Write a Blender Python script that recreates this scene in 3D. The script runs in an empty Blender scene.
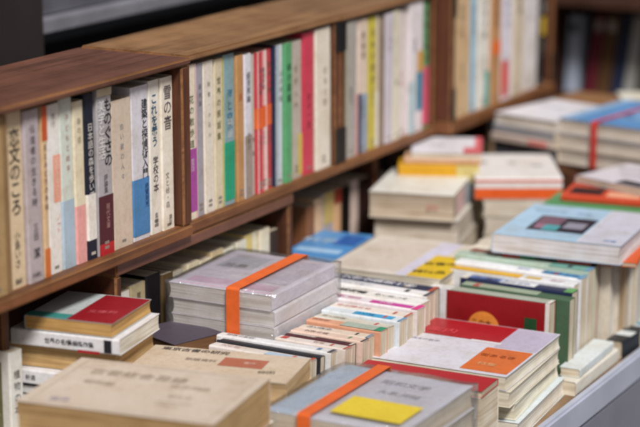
import bpy, bmesh, math, random
from mathutils import Vector, Matrix
random.seed(7)
S = bpy.context.scene
COL = S.collection
R = math.radians

# ------------------------------------------------------------------ colours and materials
def lin(h):
    h = h.lstrip('#')
    v = [int(h[i:i+2], 16)/255 for i in (0, 2, 4)]
    return tuple((c/12.92 if c <= .04045 else ((c+.055)/1.055)**2.4) for c in v) + (1,)

MATS = {}
def nodes_of(name):
    m = bpy.data.materials.new(name); m.use_nodes = True
    nt = m.node_tree
    return m, nt, nt.nodes['Principled BSDF']
def nd(nt, typ, **kw):
    n = nt.nodes.new(typ)
    for k, v in kw.items():
        if k in n.inputs: n.inputs[k].default_value = v
        else: setattr(n, k, v)
    return n
def ramp(nt, stops):
    r = nt.nodes.new('ShaderNodeValToRGB')
    while len(r.color_ramp.elements) < len(stops): r.color_ramp.elements.new(.5)
    for e, (p, c) in zip(r.color_ramp.elements, stops): e.position = p; e.color = c
    return r
def mul(c, k): return (min(1, c[0]*k), min(1, c[1]*k), min(1, c[2]*k), 1)

def paper(h, rough=.45, wear=1.0):
    """printed cover stock: faint mottling, rubbed patches, a little yellowing"""
    key = ('paper', h, rough, wear)
    if key in MATS: return MATS[key]
    m, nt, b = nodes_of('cover_paper_' + h)
    c = lin(h)
    tc = nd(nt, 'ShaderNodeTexCoord'); oi = nd(nt, 'ShaderNodeObjectInfo')
    add = nd(nt, 'ShaderNodeVectorMath', operation='ADD')
    sc = nd(nt, 'ShaderNodeVectorMath', operation='SCALE'); sc.inputs['Scale'].default_value = 7
    cmb = nd(nt, 'ShaderNodeCombineXYZ')
    for i in range(3): nt.links.new(oi.outputs['Random'], cmb.inputs[i])
    nt.links.new(cmb.outputs[0], sc.inputs[0]); nt.links.new(tc.outputs['Object'], add.inputs[0]); nt.links.new(sc.outputs[0], add.inputs[1])
    n1 = nd(nt, 'ShaderNodeTexNoise', Scale=26., Detail=6., Roughness=.65)
    n2 = nd(nt, 'ShaderNodeTexNoise', Scale=190., Detail=3.)
    nt.links.new(add.outputs[0], n1.inputs['Vector']); nt.links.new(add.outputs[0], n2.inputs['Vector'])
    r1 = ramp(nt, [(.26, mul((c[0]*.80, c[1]*.74, c[2]*.66), 1)), (.44, mul((c[0]*.95, c[1]*.93, c[2]*.89), 1)), (.62, c), (.8, mul(c, 1.07))])
    nt.links.new(n1.outputs['Fac'], r1.inputs[0])
    r2 = ramp(nt, [(.33, (.86, .84, .8, 1)), (.55, (1, 1, 1, 1))])
    nt.links.new(n2.outputs['Fac'], r2.inputs[0])
    mx = nd(nt, 'ShaderNodeMix', data_type='RGBA', blend_type='MULTIPLY'); mx.inputs[0].default_value = .7*wear
    nt.links.new(r1.outputs[0], mx.inputs[6]); nt.links.new(r2.outputs[0], mx.inputs[7])
    nt.links.new(mx.outputs[2], b.inputs['Base Color'])
    rr = nd(nt, 'ShaderNodeMapRange'); rr.inputs[3].default_value = rough-.08; rr.inputs[4].default_value = rough+.2
    nt.links.new(n1.outputs['Fac'], rr.inputs[0]); nt.links.new(rr.outputs[0], b.inputs['Roughness'])
    n3 = nd(nt, 'ShaderNodeTexNoise', Scale=14., Detail=2.)
    nt.links.new(add.outputs[0], n3.inputs['Vector'])
    bp = nd(nt, 'ShaderNodeBump', Strength=.35, Distance=.004)
    nt.links.new(n3.outputs['Fac'], bp.inputs['Height']); nt.links.new(bp.outputs[0], b.inputs['Normal'])
    b.inputs['Specular IOR Level'].default_value = .4
    MATS[key] = m; return m

def pages(h):
    """leaves seen edge on: fine streaks across the thickness (local Y)"""
    key = ('pages', h)
    if key in MATS: return MATS[key]
    m, nt, b = nodes_of('page_edges_' + h)
    c = lin(h)
    tc = nd(nt, 'ShaderNodeTexCoord')
    mp = nd(nt, 'ShaderNodeMapping'); mp.inputs['Scale'].default_value = (6, 1300, 6)
    nt.links.new(tc.outputs['Object'], mp.inputs[0])
    n = nd(nt, 'ShaderNodeTexNoise', Scale=1., Detail=3., Roughness=.7)
    nt.links.new(mp.outputs[0], n.inputs['Vector'])
    mp2 = nd(nt, 'ShaderNodeMapping'); mp2.inputs['Scale'].default_value = (9, 330, 9)
    nt.links.new(tc.outputs['Object'], mp2.inputs[0])
    n3 = nd(nt, 'ShaderNodeTexNoise', Scale=1., Detail=2.)
    nt.links.new(mp2.outputs[0], n3.inputs['Vector'])
    r3 = ramp(nt, [(.36, (.74, .70, .64, 1)), (.5, (1, 1, 1, 1))]); nt.links.new(n3.outputs['Fac'], r3.inputs[0])
    n2 = nd(nt, 'ShaderNodeTexNoise', Scale=32., Detail=4.)
    nt.links.new(tc.outputs['Object'], n2.inputs['Vector'])
    r1 = ramp(nt, [(.3, mul((c[0]*.68, c[1]*.64, c[2]*.58), 1)), (.52, c), (.75, mul(c, 1.08))])
    nt.links.new(n.outputs['Fac'], r1.inputs[0])
    r2 = ramp(nt, [(.3, (.82, .75, .66, 1)), (.6, (1, 1, 1, 1))])
    nt.links.new(n2.outputs['Fac'], r2.inputs[0])
    mx = nd(nt, 'ShaderNodeMix', data_type='RGBA', blend_type='MULTIPLY'); mx.inputs[0].default_value = .75
    nt.links.new(r1.outputs[0], mx.inputs[6]); nt.links.new(r2.outputs[0], mx.inputs[7])
    mx3 = nd(nt, 'ShaderNodeMix', data_type='RGBA', blend_type='MULTIPLY'); mx3.inputs[0].default_value = .9
    nt.links.new(mx.outputs[2], mx3.inputs[6]); nt.links.new(r3.outputs[0], mx3.inputs[7])
    nt.links.new(mx3.outputs[2], b.inputs['Base Color'])
    bp = nd(nt, 'ShaderNodeBump', Strength=.5, Distance=.001)
    nt.links.new(n.outputs['Fac'], bp.inputs['Height']); nt.links.new(bp.outputs[0], b.inputs['Normal'])
    b.inputs['Roughness'].default_value = .85
    MATS[key] = m; return m

def wood(h, axis='Y', rough=.55, scale=1.):
    key = ('wood', h, axis, rough, scale)
    if key in MATS: return MATS[key]
    m, nt, b = nodes_of('old_wood_' + h + '_' + axis.lower())
    c = lin(h)
    tc = nd(nt, 'ShaderNodeTexCoord'); oi = nd(nt, 'ShaderNodeObjectInfo')
    mp = nd(nt, 'ShaderNodeMapping')
    s = [70*scale]*3; s['XYZ'.index(axis)] = 3.5*scale
    mp.inputs['Scale'].default_value = s
    mr = nd(nt, 'ShaderNodeMath', operation='MULTIPLY'); mr.inputs[1].default_value = 30
    nt.links.new(oi.outputs['Random'], mr.inputs[0])
    cm = nd(nt, 'ShaderNodeCombineXYZ')
    for i in range(3): nt.links.new(mr.outputs[0], cm.inputs[i])
    nt.links.new(tc.outputs['Object'], mp.inputs[0]); nt.links.new(cm.outputs[0], mp.inputs['Location'])
    n1 = nd(nt, 'ShaderNodeTexNoise', Scale=1., Detail=7., Roughness=.62, Distortion=1.2)
    nt.links.new(mp.outputs[0], n1.inputs['Vector'])
    n2 = nd(nt, 'ShaderNodeTexNoise', Scale=11., Detail=6., Roughness=.7)
    nt.links.new(tc.outputs['Object'], n2.inputs['Vector'])
    r1 = ramp(nt, [(.28, mul(c, .38)), (.47, mul(c, .85)), (.6, c), (.78, mul(c, 1.45))])
    nt.links.new(n1.outputs['Fac'], r1.inputs[0])
    r2 = ramp(nt, [(.3, (.5, .42, .36, 1)), (.55, (1, 1, 1, 1)), (.8, (1.0, .96, .92, 1))])
    nt.links.new(n2.outputs['Fac'], r2.inputs[0])
    mx = nd(nt, 'ShaderNodeMix', data_type='RGBA', blend_type='MULTIPLY'); mx.inputs[0].default_value = .8
    nt.links.new(r1.outputs[0], mx.inputs[6]); nt.links.new(r2.outputs[0], mx.inputs[7])
    nt.links.new(mx.outputs[2], b.inputs['Base Color'])
    bp = nd(nt, 'ShaderNodeBump', Strength=.6, Distance=.0015)
    nt.links.new(n1.outputs['Fac'], bp.inputs['Height']); nt.links.new(bp.outputs[0], b.inputs['Normal'])
    b.inputs['Roughness'].default_value = rough
    MATS[key] = m; return m

def plain(name, h, rough=.5, metal=0., noise=8., var=.35, bump=.0):
    key = ('plain', name)
    if key in MATS: return MATS[key]
    m, nt, b = nodes_of(name); c = lin(h)
    tc = nd(nt, 'ShaderNodeTexCoord')
    n = nd(nt, 'ShaderNodeTexNoise', Scale=noise, Detail=8., Roughness=.65)
    nt.links.new(tc.outputs['Object'], n.inputs['Vector'])
    r1 = ramp(nt, [(.3, mul(c, 1-var)), (.7, mul(c, 1+var*.6))])
    nt.links.new(n.outputs['Fac'], r1.inputs[0]); nt.links.new(r1.outputs[0], b.inputs['Base Color'])
    b.inputs['Roughness'].default_value = rough; b.inputs['Metallic'].default_value = metal
    if bump:
        bp = nd(nt, 'ShaderNodeBump', Strength=bump, Distance=.004)
        nt.links.new(n.outputs['Fac'], bp.inputs['Height']); nt.links.new(bp.outputs[0], b.inputs['Normal'])
    MATS[key] = m; return m

def film():
    """thin clear plastic sheet, crinkled"""
    if 'film' in MATS: return MATS['film']
    m = bpy.data.materials.new('clear_plastic_film'); m.use_nodes = True
    nt = m.node_tree; nt.nodes.clear()
    out = nd(nt, 'ShaderNodeOutputMaterial')
    tr = nd(nt, 'ShaderNodeBsdfTransparent'); tr.inputs[0].default_value = (.985, .985, .99, 1)
    gl = nd(nt, 'ShaderNodeBsdfGlossy'); gl.inputs['Roughness'].default_value = .13
    df = nd(nt, 'ShaderNodeBsdfDiffuse'); df.inputs[0].default_value = (.85, .85, .88, 1)
    tc = nd(nt, 'ShaderNodeTexCoord')
    n = nd(nt, 'ShaderNodeTexNoise', Scale=17., Detail=5., Roughness=.55, Distortion=2.2)
    nt.links.new(tc.outputs['Object'], n.inputs['Vector'])
    bp = nd(nt, 'ShaderNodeBump', Strength=.8, Distance=.014)
    nt.links.new(n.outputs['Fac'], bp.inputs['Height'])
    nt.links.new(bp.outputs[0], gl.inputs['Normal'])
    fr = nd(nt, 'ShaderNodeLayerWeight'); fr.inputs[0].default_value = .5
    pw = nd(nt, 'ShaderNodeMath', operation='POWER'); pw.inputs[1].default_value = 4.; nt.links.new(fr.outputs['Facing'], pw.inputs[0])
    m1 = nd(nt, 'ShaderNodeMixShader'); m1.inputs[0].default_value = .10
    nt.links.new(tr.outputs[0], m1.inputs[1]); nt.links.new(df.outputs[0], m1.inputs[2])
    k = nd(nt, 'ShaderNodeMath', operation='MULTIPLY_ADD'); k.inputs[1].default_value = .7; k.inputs[2].default_value = .12
    nt.links.new(pw.outputs[0], k.inputs[0])
    m2 = nd(nt, 'ShaderNodeMixShader'); nt.links.new(k.outputs[0], m2.inputs[0])
    nt.links.new(m1.outputs[0], m2.inputs[1]); nt.links.new(gl.outputs[0], m2.inputs[2])
    nt.links.new(m2.outputs[0], out.inputs[0])
    MATS['film'] = m; return m

# ------------------------------------------------------------------ objects
def link(name, me, parent=None):
    o = bpy.data.objects.new(name, me); COL.objects.link(o)
    if parent: o.parent = parent
    return o
def tag(o, label, cat, group=None):
    o['label'] = label; o['category'] = cat
    if group: o['group'] = group
    return o
def empty(name, M, label, cat, group=None):
    o = bpy.data.objects.new(name, None); COL.objects.link(o)
    o.empty_display_size = .02; o.matrix_world = M
    return tag(o, label, cat, group)

class Geo:
    """collects polygons with materials, builds ONE mesh object"""
    def __init__(s): s.v = []; s.f = []; s.m = []; s.mats = []
    def mi(s, mat):
        if mat not in s.mats: s.mats.append(mat)
        return s.mats.index(mat)
    def poly(s, pts, mat):
        b = len(s.v); s.v += [tuple(p) for p in pts]; s.f.append(tuple(range(b, b+len(pts)))); s.m.append(s.mi(mat))
    def mesh(s, vs, fs, mat):
        b = len(s.v); s.v += [tuple(p) for p in vs]; i = s.mi(mat)
        for f in fs: s.f.append(tuple(b+k for k in f)); s.m.append(i)
    def box(s, lo, hi, mat):
        x0, y0, z0 = lo; x1, y1, z1 = hi
        vs = [(x0,y0,z0),(x1,y0,z0),(x1,y1,z0),(x0,y1,z0),(x0,y0,z1),(x1,y0,z1),(x1,y1,z1),(x0,y1,z1)]
        s.mesh(vs, [(3,2,1,0),(4,5,6,7),(0,1,5,4),(1,2,6,5),(2,3,7,6),(3,0,4,7)], mat)
    def build(s, name, parent=None):
        me = bpy.data.meshes.new(name); me.from_pydata(s.v, [], s.f)
        for m in s.mats: me.materials.append(m)
        me.polygons.foreach_set('material_index', s.m); me.update()
        return link(name, me, parent)

def board(name, lo, hi, mat, parent, bev=.0015, edge=None):
    """a plank with worn edges, slightly uneven"""
    bm = bmesh.new(); bmesh.ops.create_cube(bm, size=1)
    for v in bm.verts:
        for i in range(3): v.co[i] = lo[i] if v.co[i] < 0 else hi[i]
    rb_ = bmesh.ops.bevel(bm, geom=bm.edges[:], offset=bev, segments=2, affect='EDGES')
    if edge:
        for f in rb_['faces']: f.material_index = 1
    me = bpy.data.meshes.new(name); bm.to_mesh(me); bm.free(); me.materials.append(mat)
    if edge: me.materials.append(edge)
    return link(name, me, parent)

# ------------------------------------------------------------------ lettering
GL = {}
def glyph(ch, bold=0.):
    k = (ch, bold)
    if k in GL: return GL[k]
    cu = bpy.data.curves.new('g', 'FONT'); cu.body = ch; cu.resolution_u = 2; cu.offset = bold
    o = bpy.data.objects.new('g', cu); COL.objects.link(o)
    dg = bpy.context.evaluated_depsgraph_get()
    me = bpy.data.meshes.new_from_object(o.evaluated_get(dg))
    vs = [(v.co.x, v.co.y) for v in me.vertices]; fs = [tuple(p.vertices) for p in me.polygons]
    bpy.data.objects.remove(o); bpy.data.curves.remove(cu); bpy.data.meshes.remove(me)
    if vs:
        cx = (min(v[0] for v in vs)+max(v[0] for v in vs))/2; cy = (min(v[1] for v in vs)+max(v[1] for v in vs))/2
        w = max(v[0] for v in vs)-min(v[0] for v in vs)
        vs = [(x-cx, y-cy) for x, y in vs]
    else: w = .3
    GL[k] = (vs, fs, w); return GL[k]

class Frame:
    """a flat face: origin (lower left), right, up (both unit), width, height; normal = right x up"""
    def __init__(s, o, r, u, W, H): s.o = Vector(o); s.r = Vector(r); s.u = Vector(u); s.W = W; s.H = H; s.n = s.r.cross(s.u)
    def p(s, a, b, off=0): return s.o + s.r*(a*s.W) + s.u*(b*s.H) + s.n*off

def patch(g, fr, pts, mat):
    """printed area as a polygon in face fractions (or a0,b0,a1,b1)"""
    if len(pts) == 4 and not isinstance(pts[0], tuple):
        a0, b0, a1, b1 = pts; pts = [(a0,b0),(a1,b0),(a1,b1),(a0,b1)]
    g.lift = getattr(g, 'lift', 0) + 1
    g.poly([fr.p(a, b, .00020 + .00003*min(g.lift, 14)) for a, b in pts], mat)
def write(g, fr, txt, a, b, size, mat, rot=0, flow='v', bold=0., gap=1.12, off=.0007):
    """characters from (a,b); rot turns the reader's up by quarter turns or any angle; flow v = down a column, h = along a line"""
    gap = max(gap, 1.1); size *= .8
    cr, sr = math.cos(R(rot)), math.sin(R(rot))
    right = fr.r*cr + fr.u*sr; up = fr.u*cr - fr.r*sr
    c = fr.p(a, b, off)
    for ch in txt:
        vs, fs, w = glyph(ch, bold)
        if ch not in ' \u3000':
            k = size/.86
            g.mesh([c + right*(x*k) + up*(y*k) for x, y in vs], fs, mat)
        if flow == 'v': c = c - up*(size*gap)
        else: c = c + right*(size*gap if ord(ch) > 0x2000 else size*(.25 + w))

# ------------------------------------------------------------------ books
PAGE = 'd0c4b0'
class Book:
    """local frame: spine at x=0 facing +X, boards to -w, thickness along Y (centred), height along Z from 0"""
    def __init__(s, M, w, h, t, cover, label, group=None, kind='soft', page=PAGE, rough=.42, name='book', root=None, cat='book', warp=0.):
        s.w, s.h, s.t = w, h, t; s.M = M; s.Ri = M.to_3x3().inverted(); s.Mi = M.inverted(); s.warp = warp
        if root is None: s.root = empty(name, M, label, cat, group)
        else: s.root = root
        s.g = Geo(); s.cm = paper(cover, rough); s.page = page; s.kind = kind; s.bandq = []
        s.sub = root is not None
        s.shell()
    def shell(s):
        w, h, t = s.w, s.h, s.t
        ov = .0 if s.kind == 'soft' else .003
        th = .0005 if s.kind == 'soft' else .0022
        r = min(.0022, t*.3) if s.kind == 'soft' else min(.004, t*.3)
        prof = [(-w, t/2)]
        for i in range(5):
            a = math.pi/2*(1-i/4); prof.append((-r + r*math.cos(a), t/2 - r + r*math.sin(a)))
        for i in range(5):
            a = -math.pi/2*(i/4); prof.append((-r + r*math.cos(a), -t/2 + r + r*math.sin(a)))
        prof.append((-w, -t/2))
        inner = [(-w, t/2-th), (-r, t/2-th), (-th, t/2-r), (-th, -t/2+r), (-r, -t/2+th), (-w, -t/2+th)]
        loop = prof + inner[::-1]
        n = len(loop); vs = [(x, y, 0) for x, y in loop] + [(x, y, h) for x, y in loop]
        fs = [(i, i+n, (i+1) % n + n, (i+1) % n) for i in range(n)]
        # rims: quads between outer and inner profile
        np_, ni = len(prof), len(inner)
        mp = [0, 1, 1, 1, 1, 2, 3, 4, 4, 4, 4, 5]
        for base in (0, n):
            for i in range(np_-1):
                a, b = i, i+1; c, d = mp[i+1], mp[i]
                q = [base+a, base+b, base + n-1-c, base + n-1-d]
                if c == d: q = q[:3]
                fs.append(tuple(q if base else q[::-1]))
        s.g.mesh(vs, fs, s.cm)
        pg = Geo(); pm = pages(s.page)
        e = .0007 if s.kind == 'soft' else 0
        x0, x1 = -w+ov+e, -th-.0004
        y0, y1 = -t/2+th+.0001, t/2-th-.0001
        z0, z1 = ov+e, h-ov-e
        # gently hollowed fore-edge
        k = 6; sag = min(.003, t*.09)
        outl = [(x1, y0), (x1, y1)] + [(x0 + sag*math.sin(math.pi*i/k), y1 + (y0-y1)*i/k) for i in range(k+1)]
        m_ = len(outl)
        vs = [(x, y, z0) for x, y in outl] + [(x, y, z1) for x, y in outl]
        fs = [(i, (i+1) % m_, (i+1) % m_ + m_, i+m_) for i in range(m_)] + [tuple(range(m_))[::-1], tuple(range(m_, 2*m_))]
        pg.mesh(vs, fs, pm); s.pg = pg
    # face frames in local space from world-meaningful directions
    def fr(s, o_w, r_w, u_w, W, H):
        return Frame(s.Mi @ Vector(o_w), s.Ri @ Vector(r_w), s.Ri @ Vector(u_w), W, H)
    def spine(s, right=None):
        if right is None: return Frame((0, -s.t/2, 0), (0,1,0), (0,0,1), s.t, s.h)
        return right
    def band(s, z0, z1, col, texts=(), over=.0006, wrap=1.):
        """separate paper band (obi) folded round the cover"""
        g = Geo(); m = paper(col, .4); w, t = s.w*wrap, s.t/2 + over
        x1 = over
        for (p, q) in (((-w, t), (x1-.002, t)), ((x1-.002, t), (x1, t-.002)), ((x1, t-.002), (x1, -t+.002)), ((x1, -t+.002), (x1-.002, -t)), ((x1-.002, -t), (-w, -t))):
            g.poly([(p[0], p[1], z0), (q[0], q[1], z0), (q[0], q[1], z1), (p[0], p[1], z1)][::-1], m)
        s.bandq.append(g)
        fr = Frame((x1, -t, z0), (0,1,0), (0,0,1), 2*t, z1-z0)
        for (txt, a, b, size, c, kw) in texts: write(g, fr, txt, a, b, size, paper(c), off=.0003, **kw)
        return g
    def done(s):
        if s.sub:                                   # one volume of a bundle: part of it, its leaves a sub-part
            c = s.g.build('book', s.root); c.matrix_local = s.root.matrix_world.inverted() @ s.M
            s.pg.build('page_block', c)
            for g in s.bandq: g.build('paper_band', c)
            return c
        s.g.build('cover', s.root)
        s.pg.build('page_block', s.root)
        for g in s.bandq: g.build('paper_band', s.root)
        return s.root

def T(x, y, z): return Matrix.Translation((x, y, z))
def basis(X, Y, loc):
    X = Vector(X).normalized(); Y = Vector(Y).normalized(); Z = X.cross(Y)
    M = Matrix((X, Y, Z)).transposed().to_4x4(); M.translation = loc
    return M

POOL = ['日本の歴史', '山と渓谷', '文学の森', '美術手帖', '哲学入門', '経済原論', '旅の記録', '世界の名著', '現代詩集', '古典文学', '江戸の町', '民俗学', '音楽の時間', '写真の見方', '海辺の生活', '中国の思想']
def shelf_book(y, t, h, col, label, group, x=-.006, z=0., w=None, lean=0., pats=(), texts=(), bands=(), kind='soft', page=PAGE, rough=.42, cat='book'):
    w = w or random.choice((.112, .118, .125))
    x += random.uniform(-.003, .002)
    t -= .0008
    M = T(x, y+t/2, z) @ Matrix.Rotation(R(lean if lean else random.uniform(-.55, .55)), 4, 'X') @ Matrix.Rotation(R(random.uniform(-.6, .6)), 4, 'Z')
    b = Book(M, w, h, t, col, label, group, kind, page, rough, cat=cat)
    f = b.spine()
    for (a0, b0, a1, b1, c) in pats: patch(b.g, f, (a0, b0, a1, b1), paper(c))
    for tx in texts:
        txt, a, bb, size, c = tx[:5]; kw = tx[5] if len(tx) > 5 else {}
        write(b.g, f, txt, a, bb, size, paper(c), **kw)
    for bd in bands: b.band(bd[0]*h, bd[1]*h, bd[2], bd[3] if len(bd) > 3 else ())
    q = lin(col); dark = sum(q[:3]) < .5
    if not texts and t > .012 and z > -.1:
        wd = random.choice(POOL); write(b.g, f, wd, .5, random.uniform(.84, .92), min(.0125, t*.62), paper('d8d2c6' if dark else random.choice(['5a5450', '3a3638', '6a5a4c', '54606c'])), gap=random.choice((1.15, 1.35, 1.6)))
        write(b.g, f, random.choice(POOL)[:3], .5, random.uniform(.36, .46), min(.009, t*.45), paper('c8c2b6' if dark else '6f6862'), gap=1.3)
    if t > .012 and not any(bd[0] < .06 for bd in bands):
        k = random.uniform(.02, .05); mw = min(.3, .004/t)
        for i_ in range(random.choice((1, 2))): patch(b.g, f, (.5-mw, k+i_*.03, .5+mw, k+.018+i_*.03), paper('bdb5a8' if dark else '8a8078'))
    return b.done()

def flat_book(FL, yaw, W, D, ztop, t, col, label, group=None, spine='left', pats=(), texts=(), front=(), side=(), bands=(), kind='soft', page=PAGE, rough=.38, root=None, tilt=(0, 0), cat='book'):
    """lying book: FL = front left corner, W along the front, D going back; patches and writing in top-face fractions"""
    e = Vector((math.cos(R(yaw)), math.sin(R(yaw)), 0)); d = Vector((-e.y, e.x, 0)); up = Vector((0, 0, 1))
    if tilt != (0, 0):
        q = Matrix.Rotation(R(tilt[0]), 3, e) @ Matrix.Rotation(R(tilt[1]), 3, d)
        e = q @ e; d = q @ d; up = q @ up
    F = Vector((FL[0], FL[1], ztop))
    zc = -up*(t/2)
    if spine == 'left':  X = -e; w, h = W, D; loc = F + zc
    if spine == 'right': X = e;  w, h = W, D; loc = F + e*W + d*D + zc
    if spine == 'front': X = -d; w, h = D, W; loc = F + e*W + zc
    if spine == 'back':  X = d;  w, h = D, W; loc = F + d*D + zc
    M = basis(X, up, loc)
    b = Book(M, w, h, t, col, label, group, kind, page, rough, root=root, cat=cat)
    top = b.fr(F, e, d, W, D); fro = b.fr(F - up*t, e, up, W, t); rig = b.fr(F + e*W - up*t, d, up, D, t)
    for p in pats: patch(b.g, top, p[0], paper(p[1], rough))
    for tx in texts:
        txt, a, bb, size, c = tx[:5]; write(b.g, top, txt, a, bb, size, paper(c), **(tx[5] if len(tx) > 5 else {}))
    for p in front: 
        if isinstance(p[0], str): write(b.g, fro, p[0], p[1], p[2], p[3], paper(p[4]), **(p[5] if len(p) > 5 else {}))
        else: patch(b.g, fro, p[0], paper(p[1]))
    for p in side:
        if isinstance(p[0], str): write(b.g, rig, p[0], p[1], p[2], p[3], paper(p[4]), **(p[5] if len(p) > 5 else {}))
        else: patch(b.g, rig, p[0], paper(p[1]))
    for bd in bands: b.band(bd[0]*h, bd[1]*h, bd[2], bd[3] if len(bd) > 3 else ())
    return b if root is not None else b.done()

def row_book(x0, x1, y, t, ztop, col, label, group, w=None, lean=0., yaw=0., pats=(), texts=(), front=(), bands=(), kind='soft', page=PAGE, zbase=-.21, flip=False, cat='book'):
    """stands on its fore-edge, spine upward, running left to right; y = near cover"""
    t -= .0008
    w = ztop - zbase; h = x1 - x0
    Q = Matrix.Rotation(R(lean), 3, 'X'); Q = Matrix.Rotation(R(yaw), 3, 'Z') @ Q
    up = Q @ Vector((0,0,1)); Y = Q @ Vector((0,1,0)); e = Q @ Vector((1,0,0))
    M = basis(up, Y, Vector((x1, y+t/2, ztop)))        # Z = up x Y = -x : head of the book to the left
    b = Book(M, w, h, t, col, label, group, kind, page, cat=cat)
    o = M.translation - e*h
    sp = b.fr(o - Y*(t/2), e, Y, h, t); fr_ = b.fr(o - Y*(t/2) - up*w, e, up, h, w)
    for p in pats: patch(b.g, sp, p[:4], paper(p[4]))
    for tx in texts: write(b.g, sp, tx[0], tx[1], tx[2], tx[3], paper(tx[4]), **(tx[5] if len(tx) > 5 else {}))
    q = lin(col); dark = sum(q[:3]) < .5
    if t > .013 and y < 2.3:                        # publisher's mark, author and a printed bar, as on any paperback spine
        if not texts: write(b.g, sp, random.choice(POOL), random.uniform(.08, .2), .5, min(.011, t*.5), paper('cfc8bc' if dark else random.choice(['3c3a44', '5a3a34', '2f4a6a'])), rot=90)
        if len(pats) < 2:
            u = random.uniform(.74, .86); patch(b.g, sp, (u, .25, u+.035, .75), paper(random.choice(['b8433c', '3f6f9a', '3a3a40', 'c79a3c', '5a8a6a'])))
            patch(b.g, sp, (.965, 0, 1, 1), paper(random.choice(['c8c2ba', 'b5543c', '6a8fb0', '4a4a50'])))
    for p in front:
        if isinstance(p[0], str): write(b.g, fr_, p[0], p[1], p[2], p[3], paper(p[4]), **(p[5] if len(p) > 5 else {}))
        elif p[0] is None: # disc: (None, a, b, radius_m, colour)
            n = 28; patch(b.g, fr_, [(p[1] + p[3]*math.cos(i*2*math.pi/n)/fr_.W, p[2] + p[3]*math.sin(i*2*math.pi/n)/fr_.H) for i in range(n)], paper(p[4]))
        else: patch(b.g, fr_, p[:4], paper(p[4]))
    for bd in bands: b.band(bd[0]*h, bd[1]*h, bd[2], bd[3] if len(bd) > 3 else ())
    return b.done()

# ================================================================== SETTING
INK = '1d1a1c'
def slab(name, lo, hi, mat, kind=None):
    g = Geo(); g.box(lo, hi, mat); o = g.build(name)
    if kind: o['kind'] = kind
    return o
g = Geo(); g.poly([(-40,-40,-.94),(40,-40,-.94),(40,40,-.94),(-40,40,-.94)], plain('asphalt', '45444a', .9, 0, 30., .5, .4))
o = g.build('ground'); o['kind'] = 'structure'

# shop front behind the stall
W0 = empty('shop_wall', T(-.46, 2.2, -.94), 'dark shop front behind the wooden crates with a grey metal sill', 'wall')
def wpart(n, lo, hi, m, bev=.002):
    return board(n, (lo[0]+.46, lo[1]-2.2, lo[2]+.94), (hi[0]+.46, hi[1]-2.2, hi[2]+.94), m, W0, bev)
wpart('wall', (-.66, -3, -.94), (-.46, 9, .13), plain('dark_wall_paint', '2a2627', .7, 0, 6., .4, .2))
wpart('pillar', (-.52, -3, .131), (-.335, 2.105, 2.4), plain('dark_brown_panel', '2b2423', .6, 0, 5., .35))
wpart('shutter', (-.66, 2.106, .25), (-.40, 9, 2.4), plain('grey_shutter', '5b5a60', .5, .3, 4., .3))
wpart('sill', (-.50, 2.11, .172), (-.345, 9, .1915), plain('worn_aluminium', 'b3b2ba', .35, .55, 20., .25))
wpart('sill', (-.47, 2.112, .1925), (-.365, 9, .2485), plain('dull_aluminium', '77767e', .45, .5, 14., .3))

# ================================================================== STALL TABLE
TB = empty('stall_table', T(0, 2.2, -.94), 'long wooden stall table with pale metal edge carrying all the loose books', 'table')
def tpart(n, lo, hi, m, bev=.002): return board(n, (lo[0], lo[1]-2.2, lo[2]+.94), (hi[0], hi[1]-2.2, hi[2]+.94), m, TB, bev)
tpart('tabletop', (-.33, .9, -.232), (.4095, 4.1, -.2105), wood('8a6f52'))
tpart('metal_edge', (.411, .9, -.240), (.4235, 4.1, -.204), plain('pale_enamel', 'adb1bf', .35, .0, 9., .15), .003)
tpart('side_panel', (.412, .92, -.80), (.421, 4.08, -.242), plain('grey_panel', '7c7c86', .6, 0., 5., .16))
for lx in (-.3, .36):
    for ly in (1.0, 3.98): tpart('leg', (lx-.02, ly-.02, -.94), (lx+.02, ly+.02, -.233), wood('5d4636', 'Z'))

# ================================================================== CRATES
WTOP = wood('70493a', 'Y', .5, .7); WEDGE = wood('80512f', 'Y', .55, .8); WIN = wood('482b1a', 'Y'); WV = wood('5c331e', 'Z'); WORN = wood('966a44', 'Y', .6)
def crate(y0, y1, z0, ht, depth, xf, label, group, tb=.008, bb=.014, sl=.012, sr=.012, top=WTOP, floor=WEDGE, dark_ends=()):
    r = empty('wooden_crate', T(xf-depth/2, (y0+y1)/2, z0-bb), label, 'crate', group)
    ox, oy, oz = xf-depth/2, (y0+y1)/2, z0-bb
    def p(n, lo, hi, m, bev=.0022): return board(n, (lo[0]-ox, lo[1]-oy, lo[2]-oz), (hi[0]-ox, hi[1]-oy, hi[2]-oz), m, r, bev, WORN)
    b = xf-depth
    p('floor_board', (b, y0, z0-bb), (xf, y1, z0), floor)
    p('top_board', (b, y0, z0+ht-tb), (xf, y1, z0+ht), top)
    e = .0004
    p('side_board', (b+.002, y0, z0+e), (xf-.0015, y0+sl, z0+ht-tb-e), WV)
    p('side_board', (b+.002, y1-sr, z0+e), (xf-.0015, y1, z0+ht-tb-e), WV)
    for k in dark_ends:                                   # thin black pieces over the top and bottom of an upright's front
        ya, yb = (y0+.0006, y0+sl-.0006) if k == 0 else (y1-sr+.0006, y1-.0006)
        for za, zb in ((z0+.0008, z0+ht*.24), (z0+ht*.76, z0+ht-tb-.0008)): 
            board('dark_end', (xf-.0012-ox, ya-oy, za-oz), (xf+.0006-ox, yb-oy, zb-oz), plain('flat_black', '1c1a1a', .5, .2), r, .0004)
    p('back_board', (b+.002, y0+sl+e, z0+e), (b+.010, y1-sr-e, z0+ht-tb-e), WIN)
    return r
GU, GLo = 'upper row of book crates', 'lower row of book crates'
crate(1.525, 1.9245, 0, .1975, .158, .006, 'brown wooden book crate nearest the camera in the upper row, its top board reddish', GU, sl=.012, sr=.018)
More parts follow.
